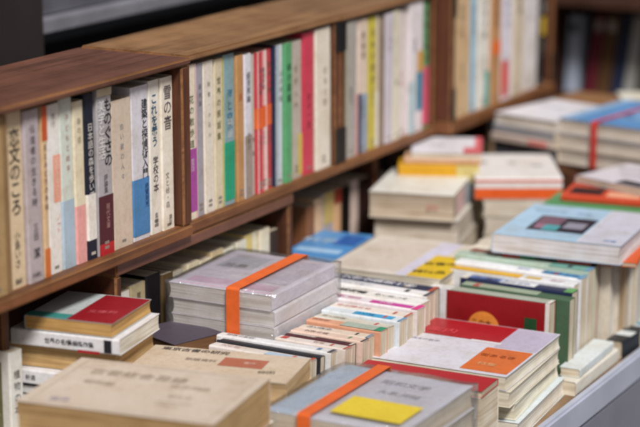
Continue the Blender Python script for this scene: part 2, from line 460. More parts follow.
crate(1.9285, 2.3035, 0, .1985, .152, -.001, 'upper crate second from the near end, holding the strapped red trio', GU, sl=.007, sr=.0145, top=wood('96704c', 'Y', .55, .75), dark_ends=(1,))
crate(2.3045, 2.600, 0, .1975, .152, -.001, 'upper crate third from the near end, between two dark uprights, holding yellow and green spines', GU, sl=.0145, sr=.011, top=wood('8d6a4a', 'Y', .55, .75), dark_ends=(0,))
crate(2.6015, 2.9985, .006, .2, .152, .022, 'upper crate at the far end, front edge jutting out past its neighbour', GU, sl=.014, sr=.014, bb=.020, dark_ends=(0, 1), top=wood('96704c', 'Y', .55, .75))
crate(1.30, 1.632, -.1955, .181, .2, -.04, 'lower crate at the left frame edge, only its right corner showing', GLo)
crate(1.776, 2.178, -.1955, .181, .2, -.002, 'lower crate below the reddish topped crate, behind the plastic wrapped set', GLo, tb=.015)
crate(2.1795, 2.475, -.1955, .181, .2, -.030, 'short lower crate behind the blue magazines, filled with dark and peach spines', GLo)
crate(2.56, 2.9985, -.1955, .181, .2, -.09, 'lower crate under the far end crate, mostly hidden by stacked books', GLo)

# ================================================================== BOOKS IN THE UPPER CRATES
G1 = 'books in the nearest upper crate'
V = dict
shelf_book(1.545, .046, .186, 'a98c63', 'thick tan cloth book with plain spine at the left end of the nearest crate', G1, kind='hard', pats=[(.82,0,1,1,'8b6e4c')], page='b9a27c')
shelf_book(1.592, .030, .186, 'd9c3a3', 'cream spine with brush written black title beside the plain tan book', G1, texts=[('恋文のころ', .5, .86, .021, INK, V(bold=.006, gap=.98)), ('小島いさ', .5, .30, .011, '4a4036'), ('光文社', .5, .045, .006, '6a5a4a', V(flow='h'))][:2] + [('書房', .4, .04, .007, '6a5a4a', V(flow='h'))])
shelf_book(1.623, .0265, .184, 'b5a9ad', 'lavender grey spine with small grey title next to the cream handwritten spine', G1, texts=[('伝道者の生きる時', .5, .89, .0105, '4f4650', V(gap=1.32)), ('三田', .5, .32, .010, '4f4650', V(gap=1.2)), ('潔', .5, .17, .013, '39323c', V(bold=.007)), ('新潮社', .25, .045, .006, '6f6570', V(flow='h'))])
shelf_book(1.651, .010, .184, 'd0b18c', 'very thin cream spine with orange top and orange foot in the nearest crate', G1, pats=[(0,.80,1,1,'c4552c'),(0,0,1,.17,'cf6f35')], texts=[('花とみどりの手帖', .5, .76, .0075, '5c4a3c', V(gap=1.5))])
shelf_book(1.662, .0245, .183, 'e6e2dd', 'white spine with salmon pink lettering, next to the thin orange ended one', G1, pats=[(.42,.42,.98,.70,'e9a58f')], texts=[('旅行', .5, .93, .008, '8a8a90', V(gap=1.3)), ('心のふるさと', .70, .67, .0085, 'f0ded4', V(gap=1.0)), ('ノート', .72, .33, .008, 'd88f80', V(gap=1.1))])
shelf_book(1.687, .0238, .187, 'd3dad2', 'pale mint spine with light blue lower third in the nearest crate', G1, bands=[(0,.40,'a9bccb')], texts=[('子どもと絵本', .55, .88, .008, 'b58c88', V(gap=1.7))])
shelf_book(1.711, .0195, .179, 'e1d6bb', 'ivory spine with pink lower part between mint and navy books', G1, bands=[(0,.36,'e3a3a0')], texts=[('春の庭', .5, .88, .008, '9a9482', V(gap=1.6))])
shelf_book(1.731, .0175, .184, '1d2030', 'navy spine with white lettering and a white paper band near the foot', G1, bands=[(.12,.40,'e4dfd8')], texts=[('日本語の森を歩いて', .5, .80, .0105, 'd7d3d0', V(bold=.004))])
shelf_book(1.749, .0285, .186, 'a9a5a8', 'grey spine with heavy black title, maroon lower third and red foot', G1, pats=[(0,0,1,.36,'4f2028'),(0,0,1,.07,'b3262c'),(0,.955,1,1,'cfc3a8')], texts=[('ものぐさの', .70, .90, .0175, '18171a', V(bold=.010, gap=1.02)), ('美学と生活', .28, .90, .015, 'e2e0e0', V(bold=.007, gap=1.05)), ('評論集', .5, .47, .008, '333036'), ('現代文庫', .6, .29, .008, 'b58a86', V(gap=1.1))])
shelf_book(1.778, .0425, .168, 'cdbcab', 'wide plain beige spine with faint grey title, lowest in the nearest crate', G1, kind='hard', texts=[('白い家の人々', .5, .82, .008, '7f8a92', V(gap=1.75))])
shelf_book(1.821, .0345, .177, 'd2cfd6', 'white spine with black title and wide blue paper band at the foot', G1, bands=[(.03,.40,'4a80b4',[('絶賛発売', .78, .85, .008, '1d3a66', {})])], texts=[('建築と探偵術入門', .74, .88, .0130, '1f2a2a', V(bold=.007, gap=1.0))])
shelf_book(1.857, .0225, .179, 'e4ded4', 'white spine with teal upper title, left of the last white one by the crate wall', G1, texts=[('これを養う', .45, .88, .014, '1e5a78', V(bold=.010, gap=1.02)), ('学校の本', .5, .48, .012, '3a2f38', V(bold=.004, gap=1.05)), ('集英', .5, .12, .008, '6a6460')])
shelf_book(1.880, .0255, .179, 'e8e0d2', 'off white spine with a greyish handwritten title, touching the right wall of the nearest crate', G1, texts=[('雪の音', .5, .90, .019, '6d6468', V(gap=1.15, bold=.004)), ('文と絵・森', .4, .36, .009, '8a847c', V(gap=1.2)), ('講談', .6, .08, .007, '5a5550')])

G2 = 'books in the middle upper crate'
def b2(*a, **k): return shelf_book(a[0], a[1], a[2], a[3], a[4], G2, x=-.007, **k)
b2(1.934, .0225, .185, 'e0d6c2', 'cream spine with green lettering and a purple band below, first in the middle crate', bands=[(.05,.46,'a34a9a',[('重版', .5, .8, .009, 'd9b4d4', {})])], texts=[('花の散歩道', .5, .78, .011, '56694a', V(gap=1.5))], pats=[(.85,0,1,1,'dcb3b3')])
b2(1.957, .0165, .184, 'a09ca4', 'plain grey spine second in the middle crate', texts=[('都市論', .5, .85, .007, '7d7a84', V(gap=1.8))])
b2(1.974, .0235, .184, 'ddd4c6', 'cream white spine with tiny dotted title beside the plain grey one', texts=[('随筆・小石川', .5, .85, .007, '8b8078', V(gap=2.2))])
b2(1.998, .0215, .183, 'd3c7ab', 'beige spine with olive title and yellow green edge in the middle crate', pats=[(.84,0,1,1,'bcb56a')], texts=[('世界の民話集', .42, .86, .010, '6b6a48', V(gap=1.7, bold=.004))])
b2(2.020, .0255, .185, '86a3ab', 'dull teal spine with emerald green band over its lower third', bands=[(.03,.42,'1f9a76')], texts=[('海と空の', .5, .74, .014, '3f7f9a', V(gap=1.25, bold=.004)), ('物語', .5, .55, .012, 'd8dcd8', V(gap=1.4))])
b2(2.046, .0175, .181, 'b98b5c', 'tan brown spine right of the teal and emerald book', texts=[('古', .5, .72, .010, 'c4572f', {})])
b2(2.064, .0175, .180, 'd9d7e2', 'white lavender spine with brownish grey lower half', pats=[(0,0,1,.44,'9c8d83')])
b2(2.082, .0115, .177, 'b9bcb0', 'narrow grey green spine left of the strapped red trio', texts=[('詩', .5, .4, .007, '5f6a60', {}), ('集', .5, .3, .007, '5f6a60', {})])
b2(2.0935, .0145, .178, 'c8434f', 'red spine, left one of three held by an orange label', pats=[(0,0,.18,1,'e6cfc8')], bands=[(.46,.61,'e2672f')])
b2(2.1085, .0135, .178, 'e0a3a3', 'pink and white striped spine, middle one of three held by an orange label', pats=[(.7,0,1,1,'ecdad2')], bands=[(.46,.61,'e0632d')])
b2(2.1225, .0145, .178, 'bf4048', 'darker red spine, right one of three held by an orange label', pats=[(0,0,.1,1,'e2c9c2')], bands=[(.46,.61,'df612c')])
b2(2.138, .0055, .180, '28304a', 'thin dark navy booklet next to the red trio')
b2(2.144, .0175, .180, 'c9d1d3', 'pale blue white spine left of the green one in the middle crate', pats=[(0,0,.35,1,'a8b6c6')], texts=[('山の手紙', .62, .8, .009, '7f8a84', V(gap=1.5))])
b2(2.162, .0195, .180, '5aa06f', 'fresh green spine left of the beige one with yellow patch', texts=[('緑の図鑑', .5, .83, .011, '2d5a42', V(gap=1.5, bold=.004))])
b2(2.182, .0295, .179, 'b8ada2', 'grey beige spine with yellow patch low on its right edge', pats=[(.62,.02,1,.32,'c9b75c')], texts=[('哲学入門', .45, .8, .010, '98897c', V(gap=2))])
b2(2.2135, .0300, .186, 'c93f56', 'bright crimson spine left of the white one in the middle crate', pats=[(.88,0,1,1,'b98f8a')], texts=[('女の一生', .5, .55, .011, '7e2438', V(gap=1.4))])
b2(2.2445, .0420, .187, 'e2d8ca', 'broad white spine between the crimson one and a dark crate wall', texts=[('白鳥の歌', .6, .7, .011, 'b0a598', V(gap=1.6))])
def b2b(*a, **k): return shelf_book(a[0], a[1], a[2], a[3], a[4], 'books in the third upper crate', x=-.007, **k)
b2b(2.3225, .0360, .186, 'a8a49e', 'grey spine with olive left edge, first in the third upper crate', pats=[(0,0,.16,1,'9d977a'),(.88,0,1,.46,'d58a96')], texts=[('歴史の', .5, .5, .009, '7b7872', {})])
b2b(2.364, .0290, .184, 'd8c3b4', 'pinkish beige spine with navy and slate blue foot', pats=[(0,0,1,.44,'8f9cb0'),(0,0,.35,.45,'3a3350')])
b2b(2.393, .0355, .183, 'c9ba45', 'mustard yellow spine with cream right edge', pats=[(.75,0,1,1,'d9cbb4'),(.72,0,1,.42,'e8e2d6')])
b2b(2.4295, .0135, .178, '8b7a6c', 'narrow brown grey spine right of the yellow one')
b2b(2.4435, .0225, .182, 'c8c0cb', 'pale lavender spine right of the narrow brown grey one', texts=[('夜想', .5, .8, .009, '948c98', V(gap=1.6))])
b2b(2.4665, .0230, .183, 'd9d3c0', 'cream spine left of the pinkish white one in the third upper crate', texts=[('旅', .5, .45, .010, '9db09a', {})])
b2b(2.490, .0265, .180, 'dbd0d0', 'pinkish white spine with faint rose lettering in the third upper crate', texts=[('薔薇', .4, .5, .010, 'd9a4ac', V(gap=1.6))])
b2b(2.517, .0440, .188, 'ded6da', 'tall white spine with ochre patch and teal block low down', pats=[(.55,.42,1,.62,'c99a4e'),(.5,.16,1,.46,'3f86a0'),(.0,0,.3,.4,'9fc4d0')], texts=[('青春', .35, .7, .011, 'a8a0aa', {})])
b2b(2.562, .0235, .184, '5d9162', 'green spine with rose red paper band below, last in the third upper crate', bands=[(.03,.49,'d25670')])

G3 = 'books in the far upper crate'
def b3(*a, **k): return shelf_book(a[0], a[1], a[2], a[3], a[4], G3, x=.016, z=.006, **k)
b3(2.618, .062, .182, 'c9ab84', 'very thick tan spine, first in the far upper crate', kind='hard')
b3(2.681, .026, .180, '9dbacc', 'light blue spine beside the very thick tan one')
b3(2.7075, .043, .182, 'ded9d0', 'white spine with teal corner at its foot in the far crate', pats=[(.6,0,1,.30,'4fa7a0')])
b3(2.751, .038, .180, 'b98a5e', 'brown spine with an orange dot half way up', pats=[(.1,.42,.9,.54,'e0692c')])
b3(2.790, .043, .181, 'd8d3dd', 'lavender white spine with a red tab near the foot', pats=[(.1,.03,.7,.34,'d8402f')])
b3(2.834, .045, .182, 'cfc0ab', 'beige spine between the red tabbed one and the white one in the far crate')
b3(2.880, .058, .183, 'dcd6d6', 'wide whitish spine near the right end of the far crate')
b3(2.939, .026, .184, '1f1c1e', 'black spine with a small yellow label at the right end of the far crate', pats=[(.15,.44,.85,.60,'d3b23c')])

# ---- books in the lower crates
G4 = 'books in the lower crates'
def b4(*a, **k): return shelf_book(a[0], a[1], a[2] - .022, a[3], a[4], G4, x=(-.036 if a[0] < 2.5 else -.10) if a[0] > 2.18 else -.016, z=-.1955, w=.106, **k)
b4(1.7900, 0.0335, .160, 'dcd8d0', 'white spine with black lettering showing just above the red topped pile', texts=[('人間の本', .6, .93, .011, '4a4644', V(gap=1.2))])
b4(1.8246, 0.0316, .163, 'a99b7a', 'olive beige spine beside the white one in the lower crate', texts=[('草の道', .5, .9, .010, '5c523c', V(gap=1.3))])
b4(1.8574, 0.0316, .166, '17161a', 'thick black spine at the corner of the plastic wrapped set')
b4(1.8902, 0.0251, .160, '5c4a30', 'brown spine deep under the crate behind the plastic wrapped set')
b4(1.9164, 0.0242, .157, 'b9b2a4', 'grey cream spine, first pale one behind the plastic wrapped set')
b4(1.9417, 0.0279, .161, 'd8cdb2', 'cream spine, second pale one behind the plastic wrapped set')
b4(1.9707, 0.027, .158, 'e0d6bd', 'ivory spine, third pale one behind the plastic wrapped set')
b4(1.9988, 0.0288, .163, 'd5c19c', 'straw coloured spine, fourth pale one behind the plastic wrapped set')
b4(2.0287, 0.0279, .159, 'e4dcc8', 'off white spine left of the one with a sky blue stripe')
b4(2.0577, 0.0242, .162, 'e2dccb', 'white spine with a sky blue stripe in the lower crate', pats=[(.2,.5,.8,.86,'4fa0c9')])
b4(2.0830, 0.0279, .165, 'e0c67a', 'yellowish spine left of the last pale ones in the lower crate', pats=[(.6,0,1,1,'e8ddc0')])
b4(2.1120, 0.0251, .165, 'e6dcc4', 'cream spine at the right end of the crate behind the wrapped set')
b4(2.1387, 0.0242, .158, '3c2c24', 'dark brown spine against the wall of the lower crate')
b4(2.272, .022, .160, '8a5a3c', 'rust brown spine at the left of the short lower crate')
b4(2.295, .023, .164, 'e2bd98', 'peach spine on the left in the short lower crate')
b4(2.319, .031, .167, 'b0aab4', 'grey spine with yellow head in the short lower crate', pats=[(0,.70,1,1,'c9b070')])
b4(2.351, .022, .166, 'e0b48c', 'peach spine with a red head in the short lower crate', pats=[(0,.86,1,1,'a84434')])
b4(2.374, .029, .165, '14120f', 'black spine right of the peach ones in the short lower crate')
b4(2.404, .021, .168, 'd8c4bb', 'slim pinkish white spine between two dark books')
b4(2.426, .036, .166, '2e1c18', 'very dark maroon spine at the right of the short lower crate')
shelf_book(2.492, .022, .150, 'cfc8b8', 'cream book leaning in the gap right of the short lower crate', G4, x=-.045, z=-.2095, lean=-12, w=.106)
b4(2.590, .05, .166, '3a3336', 'charcoal spine in the lower crate at the far end')
b4(2.642, .05, .160, '5e4a40', 'brown spine in the lower crate at the far end')

# ================================================================== FAR BOOKCASE
FB = empty('bookcase', T(.2, 3.45, -.94), 'dark bookcase in the shade at the far right behind the table', 'bookcase')
def fpart(n, lo, hi, m): return board(n, (lo[0]-.2, lo[1]-3.45, lo[2]+.94), (hi[0]-.2, hi[1]-3.45, hi[2]+.94), m, FB)
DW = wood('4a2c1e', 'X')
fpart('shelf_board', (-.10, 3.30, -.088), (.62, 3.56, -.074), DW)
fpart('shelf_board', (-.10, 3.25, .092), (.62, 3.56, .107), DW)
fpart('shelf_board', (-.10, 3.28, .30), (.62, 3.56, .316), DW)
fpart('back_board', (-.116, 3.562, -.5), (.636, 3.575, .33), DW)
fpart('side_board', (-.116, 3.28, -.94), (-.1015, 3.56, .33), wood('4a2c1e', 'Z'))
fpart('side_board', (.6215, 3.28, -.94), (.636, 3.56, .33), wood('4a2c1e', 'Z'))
G5 = 'leaning books on the dark bookcase'
FBL = [(.026,'a9b3c6','slate blue spine at the left end of the dark bookcase'),(.020,'6a2432','wine red spine second on the dark bookcase'),(.026,'5f442c','brown spine third on the dark bookcase'),(.022,'2a3450','black blue spine left of the pale grey one on the dark bookcase'),(.020,'a9a9a6','pale grey spine in the middle of the dark bookcase'),(.024,'55544f','dark grey spine right of the pale grey one on the dark bookcase'),(.020,'5c2022','maroon spine left of the mauve one on the dark bookcase'),(.021,'9a868e','mauve spine on the dark bookcase'),(.024,'86b0e2','light blue spine with a red tab on the dark bookcase'),(.022,'5f5458','charcoal spine right of the light blue one on the dark bookcase'),(.026,'7a5a40','tan spine towards the right frame edge on the dark bookcase')]
xx = -.094
for k, (t, c, l) in enumerate(FBL):
    h = random.uniform(.138, .150); le = 7 if k else 2
    M = T(xx + t/2 + (.004 if k else .002), 3.325, -.073) @ Matrix.Rotation(R(-90), 4, 'Z') @ Matrix.Rotation(R(-le), 4, 'X')
    b = Book(M, .106, h, t-.001, c, l, G5)
    f = b.spine()
    if 'red tab' in l: patch(b.g, f, (.1,.3,.9,.42), paper('b03a34'))
    else: patch(b.g, f, (.2,.78,.8,.9), paper('b8b0a8' if k % 3 else '2c2a30'))
    b.done(); xx += t/math.cos(R(le)) + (.010 if k == 0 else .0012)

# ================================================================== LOOSE BOOKS ON THE TABLE
# --- pile in the gap between the lower crates
GP = 'pile between the two lower crates'
flat_book((-0.0393,1.6544), 9, 0.104, 0.1002, -0.0463, 0.0154, 'b9c0c2', 'red and pale grey book on top of the pile between the lower crates', GP, spine='left', page='c39a5c',
   pats=[((.48,0,1,.98),'8e1a24'),((.0,0,.48,.18),'3f8a84')], texts=[('文庫判', .62, .35, .012, 'd0606a', V(flow='h', rot=10))], side=[])
flat_book((-0.0556,1.6506), 9, 0.129, 0.104, -0.0625, 0.0178, 'dcdbe0', 'white spined book directly under the red topped one', GP, spine='front', page='e4dfd2',
   front=[('世界の名作', .34, .5, .007, INK, V(flow='h', bold=.007)), ('長編傑作集', .55, .5, .007, INK, V(flow='h', bold=.007)), ((.86,.1,.93,.9), '202028'), ((.62,-.05,.82,.12), 'a8202a')])
flat_book((-0.0653,1.6583), 9, 0.13, 0.0982, -0.0811, 0.025, 'b39a72', 'thick tan paperback in the middle of the pile between the lower crates', GP, spine='left', page='c8a672', pats=[((.2,0,.8,.3),'b03a40')])
flat_book((-0.0624,1.6487), 8, 0.1348, 0.1059, -0.1069, 0.0164, 'd6d4d6', 'white book with a red stripe under the thick tan paperback', GP, spine='front', front=[((.45,.55,.95,.95),'a83038'), ('新書', .2, .5, .007, INK, V(flow='h'))])
flat_book((-0.0682,1.6525), 9, 0.1233, 0.1021, -0.124, 0.0135, '2a2628', 'black book with pale lettering low in the pile between the lower crates', GP, spine='front', front=[((.05,.2,.6,.8),'c8c6c6')])
flat_book((-0.0701,1.6448), 8, 0.13, 0.1079, -0.1383, 0.0173, 'bfc8d4', 'pale blue book low in the pile between the lower crates', GP, spine='front', front=[('読本', .5, .5, .008, INK, V(flow='h'))])
flat_book((-0.0653,1.6544), 10, 0.1252, 0.1011, -0.1564, 0.0193, '8a2530', 'dark red book second from the bottom of the pile between the lower crates', GP, spine='front')
flat_book((-0.0682,1.6487), 9, 0.1271, 0.1059, -0.1764, 0.0332, '4a4448', 'charcoal book at the bottom of the pile between the lower crates', GP, spine='front')

# --- upright pair and pale one at the left frame edge
GLft = 'books at the left edge of the frame'
M = basis((math.cos(R(-8)), math.sin(R(-8)), 0), (-math.sin(R(-8)), math.cos(R(-8)), 0), Vector((-.030, 1.625, -.2045)))
b = Book(M, .10, .127, .020, 'd8d6d0', 'upright white book with dark leafy cover at the left frame edge', GLft, 'soft')
frB = Frame((-.10, -.010, 0), (1,0,0), (0,0,1), .10, .127)
patch(b.g, frB, (0,.10,.88,.90), paper('6d6a4a')); 
for k in range(46):
    a = random.uniform(.03,.84); bb = random.uniform(.12,.8); w_ = random.uniform(.01,.03); h_ = random.uniform(.04,.1); dx = random.uniform(-.03,.03)
    patch(b.g, frB, [(a,bb),(a+w_,bb),(a+w_*.5+dx,min(.9,bb+h_))], paper(random.choice(['2d3020','b5ab82','3d4030'])))
write(b.g, b.spine(), '植物の本', .5, .80, .011, paper('44443c'), gap=1.5)
b.done()
flat_book((-0.0797,1.4878), -4, 0.13, 0.1637, -0.1765, 0.0173, 'd3d0c8', 'white flat book that the upright leafy one stands on', GLft, spine='left', page='dcd6c8')
flat_book((-0.0749,1.4927), -2, 0.1348, 0.1589, -0.1948, 0.0149, '8f98a0', 'grey flat book at the bottom of the left frame edge pile', GLft, spine='left')

# --- foreground
GF = 'foreground books'
flat_book((0.0715,1.4907), 9, 0.2109, 0.1483, -0.0752, 0.0481, 'c6b7a9', 'large thick tan book lying nearest the camera', GF, spine='back', page='b99a6c', kind='soft', rough=.55,
   pats=[((.05,.045,.95,.052),'b3a290'),((.05,.945,.95,.952),'b3a290'),((.05,.045,.055,.952),'b3a290'),((.945,.045,.95,.952),'b3a290'),((.62,.30,.80,.31),'a99886'),((.62,.24,.74,.25),'a99886')],
   texts=[('古書総合目録', .18, .74, .020, 'ad9c89', V(flow='h')), ('昭和版', .20, .52, .013, 'ae9e8c', V(flow='h')), ('東京神田', .62, .62, .012, 'ad9c89', V(flow='h')), ('第三号', .66, .42, .010, 'ae9e8c', V(flow='h')), ('図書', .16, .12, .012, '9a93aa', V(flow='h', rot=8))])
flat_book((0.0744,1.5023), 6, 0.1974, 0.1589, -0.1245, 0.0289, 'dedad2', 'white book directly under the large tan one', GF, spine='left', page='d8c8a8')
flat_book((0.0792,1.4927), 9, 0.1926, 0.1637, -0.1546, 0.0554, '9a8a78', 'thick brown volume at the bottom under the large tan one', GF, spine='left', page='c2a880')
flat_book((0.0647,1.692), 12.5, 0.1801, 0.0915, -0.1015, 0.0237, 'c6b4a0', 'beige book with black headline and reddish box, behind the large tan one', GF, spine='back', page='c4a67c', rough=.5,
   pats=[((.50,.42,.78,.74),'a8644e')], texts=[('東京古書の研究', .10, .87, .0125, '2a2522', V(flow='h', bold=.007)), ('新版資料', .30, .55, .010, '7a6a60', V(flow='h')), ('著作', .66, .58, .008, 'd8b8a8', V(flow='h')), ('神田', .80, .30, .011, '4a4038', V(flow='h', rot=12))])
flat_book((0.0792,1.6997), 11, 0.1733, 0.0963, -0.1257, 0.0385, 'b09a7c', 'tan block of pages under the beige book with the reddish box', GF, spine='back', page='c0a274')
flat_book((0.084,1.7045), 12, 0.1685, 0.0963, -0.1648, 0.0453, '6e5a48', 'dark brown volume at the bottom under the beige book', GF, spine='back', page='a88a60')
flat_book((-.014,1.824), -19, .076, .072, -.1055, .028, '4b4350', 'dark plum book lying in front of the plastic wrapped set', GF, spine='back', page='7a5636', rough=.5)
flat_book((-.012,1.826), -18, .073, .066, -.134, .036, '5a4436', 'brown book under the dark plum one', GF, spine='back', page='8a6a48')
flat_book((-.011,1.825), -18, .072, .066, -.1705, .0395, '40383a', 'black brown volume at the bottom under the dark plum one', GF, spine='back', page='8a6a48')

# --- bundles
def strap(root, mat, x0, x1, y0, y1, z0, z1, along, c, wd, th=.0009):
    """flat band round a pile (local box); along='y' runs front to back at x=c"""
    g = Geo()
    e = .0012
    if along == 'y':
        lo = [(y0-e, z0-e), (y1+e, z0-e), (y1+e, z1+e), (y0-e, z1+e)]
        mk = lambda a, q: (a, q[0], q[1])
    else:
        lo = [(x0-e, z0-e), (x1+e, z0-e), (x1+e, z1+e), (x0-e, z1+e)]
        mk = lambda a, q: (q[0], a, q[1])
    r = .0025; pts = []
    cx = sum(p[0] for p in lo)/4; cz = sum(p[1] for p in lo)/4
    for p, (sx, sz) in zip(lo, ((-1,-1),(1,-1),(1,1),(-1,1))):
        a0 = math.atan2(sz, sx); 
        for k in (-1, 0, 1):
            a = a0 + k*math.pi/4; pts.append((p[0]-sx*r + r*math.cos(a), p[1]-sz*r + r*math.sin(a)))
    n = len(pts); vs = []
    for (px, pz) in pts:
        l = math.hypot(px-cx, pz-cz); ix, iz = px - (px-cx)/l*th, pz - (pz-cz)/l*th
        vs += [mk(c-wd/2, (px,pz)), mk(c+wd/2, (px,pz)), mk(c+wd/2, (ix,iz)), mk(c-wd/2, (ix,iz))]
    fs = []
    for i in range(n):
        a, b = 4*i, 4*((i+1) % n)
        for k in range(4): fs.append((a+k, a+(k+1)%4, b+(k+1)%4, b+k))
    g.mesh(vs, fs, mat); return g.build('strap', root)
def wrap(root, x0, x1, y0, y1, z0, z1, off=.0028, seed=1):
    """crinkled plastic sheet drawn tight over the pile"""
    rnd = random.Random(seed)
    bm = bmesh.new(); bmesh.ops.create_cube(bm, size=1)
    for v in bm.verts:
        v.co.x = (x0-off if v.co.x < 0 else x1+off); v.co.y = (y0-off if v.co.y < 0 else y1+off); v.co.z = (z0+.0005 if v.co.z < 0 else z1+off)
    bmesh.ops.subdivide_edges(bm, edges=bm.edges[:], cuts=11, use_grid_fill=True)
    from mathutils import noise
    for v in bm.verts:
        p = v.co*38 + Vector((seed*3.1, 0, 0))
        q = noise.noise_vector(p)
        v.co += Vector((q.x*.0016, q.y*.0016, max(-.0012, q.z*.0016)))
    for f in bm.faces: f.smooth = True
    me = bpy.data.meshes.new('plastic_wrap'); bm.to_mesh(me); bm.free(); me.materials.append(film())
    return link('plastic_wrap', me, root)
ORANGE = plain('orange_tape', 'd9632a', .42, 0, 40., .18, .15)
RED = plain('red_tape', 'c8281f', .4, 0, 40., .18, .15)

rt = empty('wrapped_book_set', T(.003, 1.873, -.1135) @ Matrix.Rotation(R(1.5), 4, 'Z'), 'set of grey mauve books in clear plastic with an orange strap, below the crates', 'book bundle', 'strapped book bundles')
Mr = rt.matrix_world.copy()
def rel(x, y): v = Mr @ Vector((x, y, 0)); return (v.x, v.y)
for k, (zt, t, c) in enumerate([(-.0575,.018,'c9c2d0'),(-.076,.018,'d6d1d6'),(-.0945,.0185,'ccc8ce')]):
    b = flat_book(rel(.003 if k else 0, .002 if k % 2 else 0), 1.5, .136, .158, zt, t, c, None, spine='right', root=rt, page='cfcac6',
       pats=([((.10,.10,.93,.24),'c9a9c2'),((.06,.04,.96,.07),'d3b0c8'),((.1,.55,.45,.9),'a9abb8'),((.62,.3,.95,.92),'bdb6c8')] if k == 0 else ()),
       texts=([('全集', .2, .62, .018, '74707e', V(flow='h'))] if k == 0 else ())); b.done()
wrap(rt, 0, .139, 0, .160, .001, .056, seed=3)
flat_book((.006,1.876), 2, .132, .15, -.1140, .046, 'a39c94', 'grey brown volume directly under the plastic wrapped set by the crates', 'support volumes')
flat_book((.004,1.874), 1, .134, .155, -.1605, .0495, '8a837c', 'thick grey volume at the bottom under the plastic wrapped set by the crates', 'support volumes')
strap(rt, ORANGE, -.004, .143, -.004, .164, .0005, .060, 'y', .088, .017)

rt = empty('wrapped_book_set', T(.241, 1.686, -.2095), 'grey set in clear plastic with orange strap and yellow label, in the front right foreground', 'book bundle', 'strapped book bundles')
Mr = rt.matrix_world.copy()
for k, (zt, t, c) in enumerate([(-.1165,.024,'c6c6d2'),(-.141,.026,'d3d0d4'),(-.1675,.042,'c8c4c8')]):
    b = flat_book((.241 + .002*(k % 2), 1.686), 0, .156, .174, zt, t, c, None, spine='left', root=rt, page='cfc3ae', rough=.35,
       pats=([((.0,.0,.20,1),'a3b8cf'),((.42,.12,.98,.96),'c6c5d2')] if k == 0 else ()),
       texts=([('昭和文学', .46, .80, .016, '85848f', V(flow='h')), ('大系月報', .52, .62, .014, '85848f', V(flow='h')), ('全十二', .60, .45, .013, '878690', V(flow='h'))] if k == 0 else ())); b.done()
wrap(rt, 0, .158, 0, .174, .001, .093, seed=8)
strap(rt, ORANGE, -.004, .162, -.004, .178, .0005, .097, 'y', .048, .015)
g = Geo(); g.box((.066, .018, .0972), (.146, .072, .0978), paper('d8bf3a')); g.build('label', rt)

GR = 'pile at the front right'
flat_book((.245,1.866), 3, .156, .050, -.1265, .0075, 'a8202a', 'red covered book peeping out behind the wrapped set with the yellow label', GR, spine='back')
flat_book((.247,1.866), 2, .153, .055, -.134, .076, 'dcd4c4', 'thick cream book under the thin red cover, behind the wrapped set', GR, spine='back', page='dcd0bc')

# --- red, white and orange magazine on its pile
flat_book((0.2246,1.9376), 2.5, .174, .178, -0.1315, 0.0164, 'cfcdd8', 'white book with red, orange and lavender areas on top of the front right pile', GR, spine='left', page='e2dccd', rough=.3,
   pats=[((.02,.63,.70,.99),'a81c26'),((.66,.04,.985,.52),'d06a30'),((.70,.54,.99,.98),'b9b2c8'),((.5,.60,.72,.64),'dcd8de')],
   texts=[('週末の散歩', .14, .50, .008, '8a8894', V(flow='h')), ('街あるき', .71, .36, .012, 'a04a1c', V(flow='h', bold=.007)), ('特集', .76, .18, .013, 'e0a070', V(flow='h', bold=.007)), ('案内', .2, .74, .02, 'd84a50', V(flow='h', bold=.007))])
flat_book((0.2294,1.9337), 4, 0.1743, 0.1762, -0.1489, 0.0183, 'cdc6b6', 'cream book second in the front right pile, its grey spine showing', GR, spine='left', page='e4dece', side=[])
flat_book((0.2265,1.9453), 6, 0.1772, 0.1733, -0.1681, 0.0193, 'dfe0d2', 'pale greenish white book third in the front right pile', GR, spine='left', page='e6e2d0')
flat_book((0.2284,1.9433), 5, 0.181, 0.1772, -0.1883, 0.0217, 'd2dbe0', 'pale blue white book at the bottom of the front right pile', GR, spine='left', page='e2dcd0')

# --- left row : spines up
GA = 'spine up books in the left row'
def ra(y, t, x0, x1, zt, col, label, **k): return row_book(x0, x1, y, t, zt, col, label, GA, lean=k.pop('lean', -4), **k)
ra(1.820,.019,.090,.218,-.107,'d8cfcb','pinkish white book with a pale blue label, first in the left row', pats=[(.55,.05,.98,.7,'a9c0d8')], texts=[('北の旅', .12, .5, .009, 'b08c84', V(rot=90))], lean=-4)
ra(1.840,.011,.088,.222,-.106,'26262c','slim black spined book in the left row', pats=[(.0,0,.03,1,'c8c4c4')], lean=-4)
ra(1.852,.017,.082,.228,-.104,'d9d8da','white spined book behind the slim black one in the left row', lean=-4, yaw=1)
ra(1.871,.018,.146,.236,-.104,'d6cac4','off white spine with a red dot and brown title in the left row', pats=[(.05,.2,.14,.8,'b83a3c')], texts=[('食卓', .54, .5, .008, '9a6a50', V(rot=90))], lean=-4)
ra(1.890,.014,.147,.233,-.105,'4a2028','dark maroon spine in the left row', pats=[(0,.5,.4,1,'c0aaa4')], lean=-3, yaw=-1)
ra(1.905,.018,.147,.240,-.104,'d8beb0','pale pink cream spine behind the dark maroon one', lean=-3)
ra(1.924,.019,.147,.236,-.105,'d3c3b4','biscuit coloured spine left of the salmon one in the left row', lean=-2, yaw=1.5)
ra(1.944,.019,.146,.243,-.102,'d39c80','salmon spine with grey green right end in the left row', pats=[(.45,0,1,1,'a2aea2'),(.9,0,1,1,'2f8a6a')], texts=[('図書館', .08, .5, .008, '8a4a34', V(rot=90))], lean=-2)
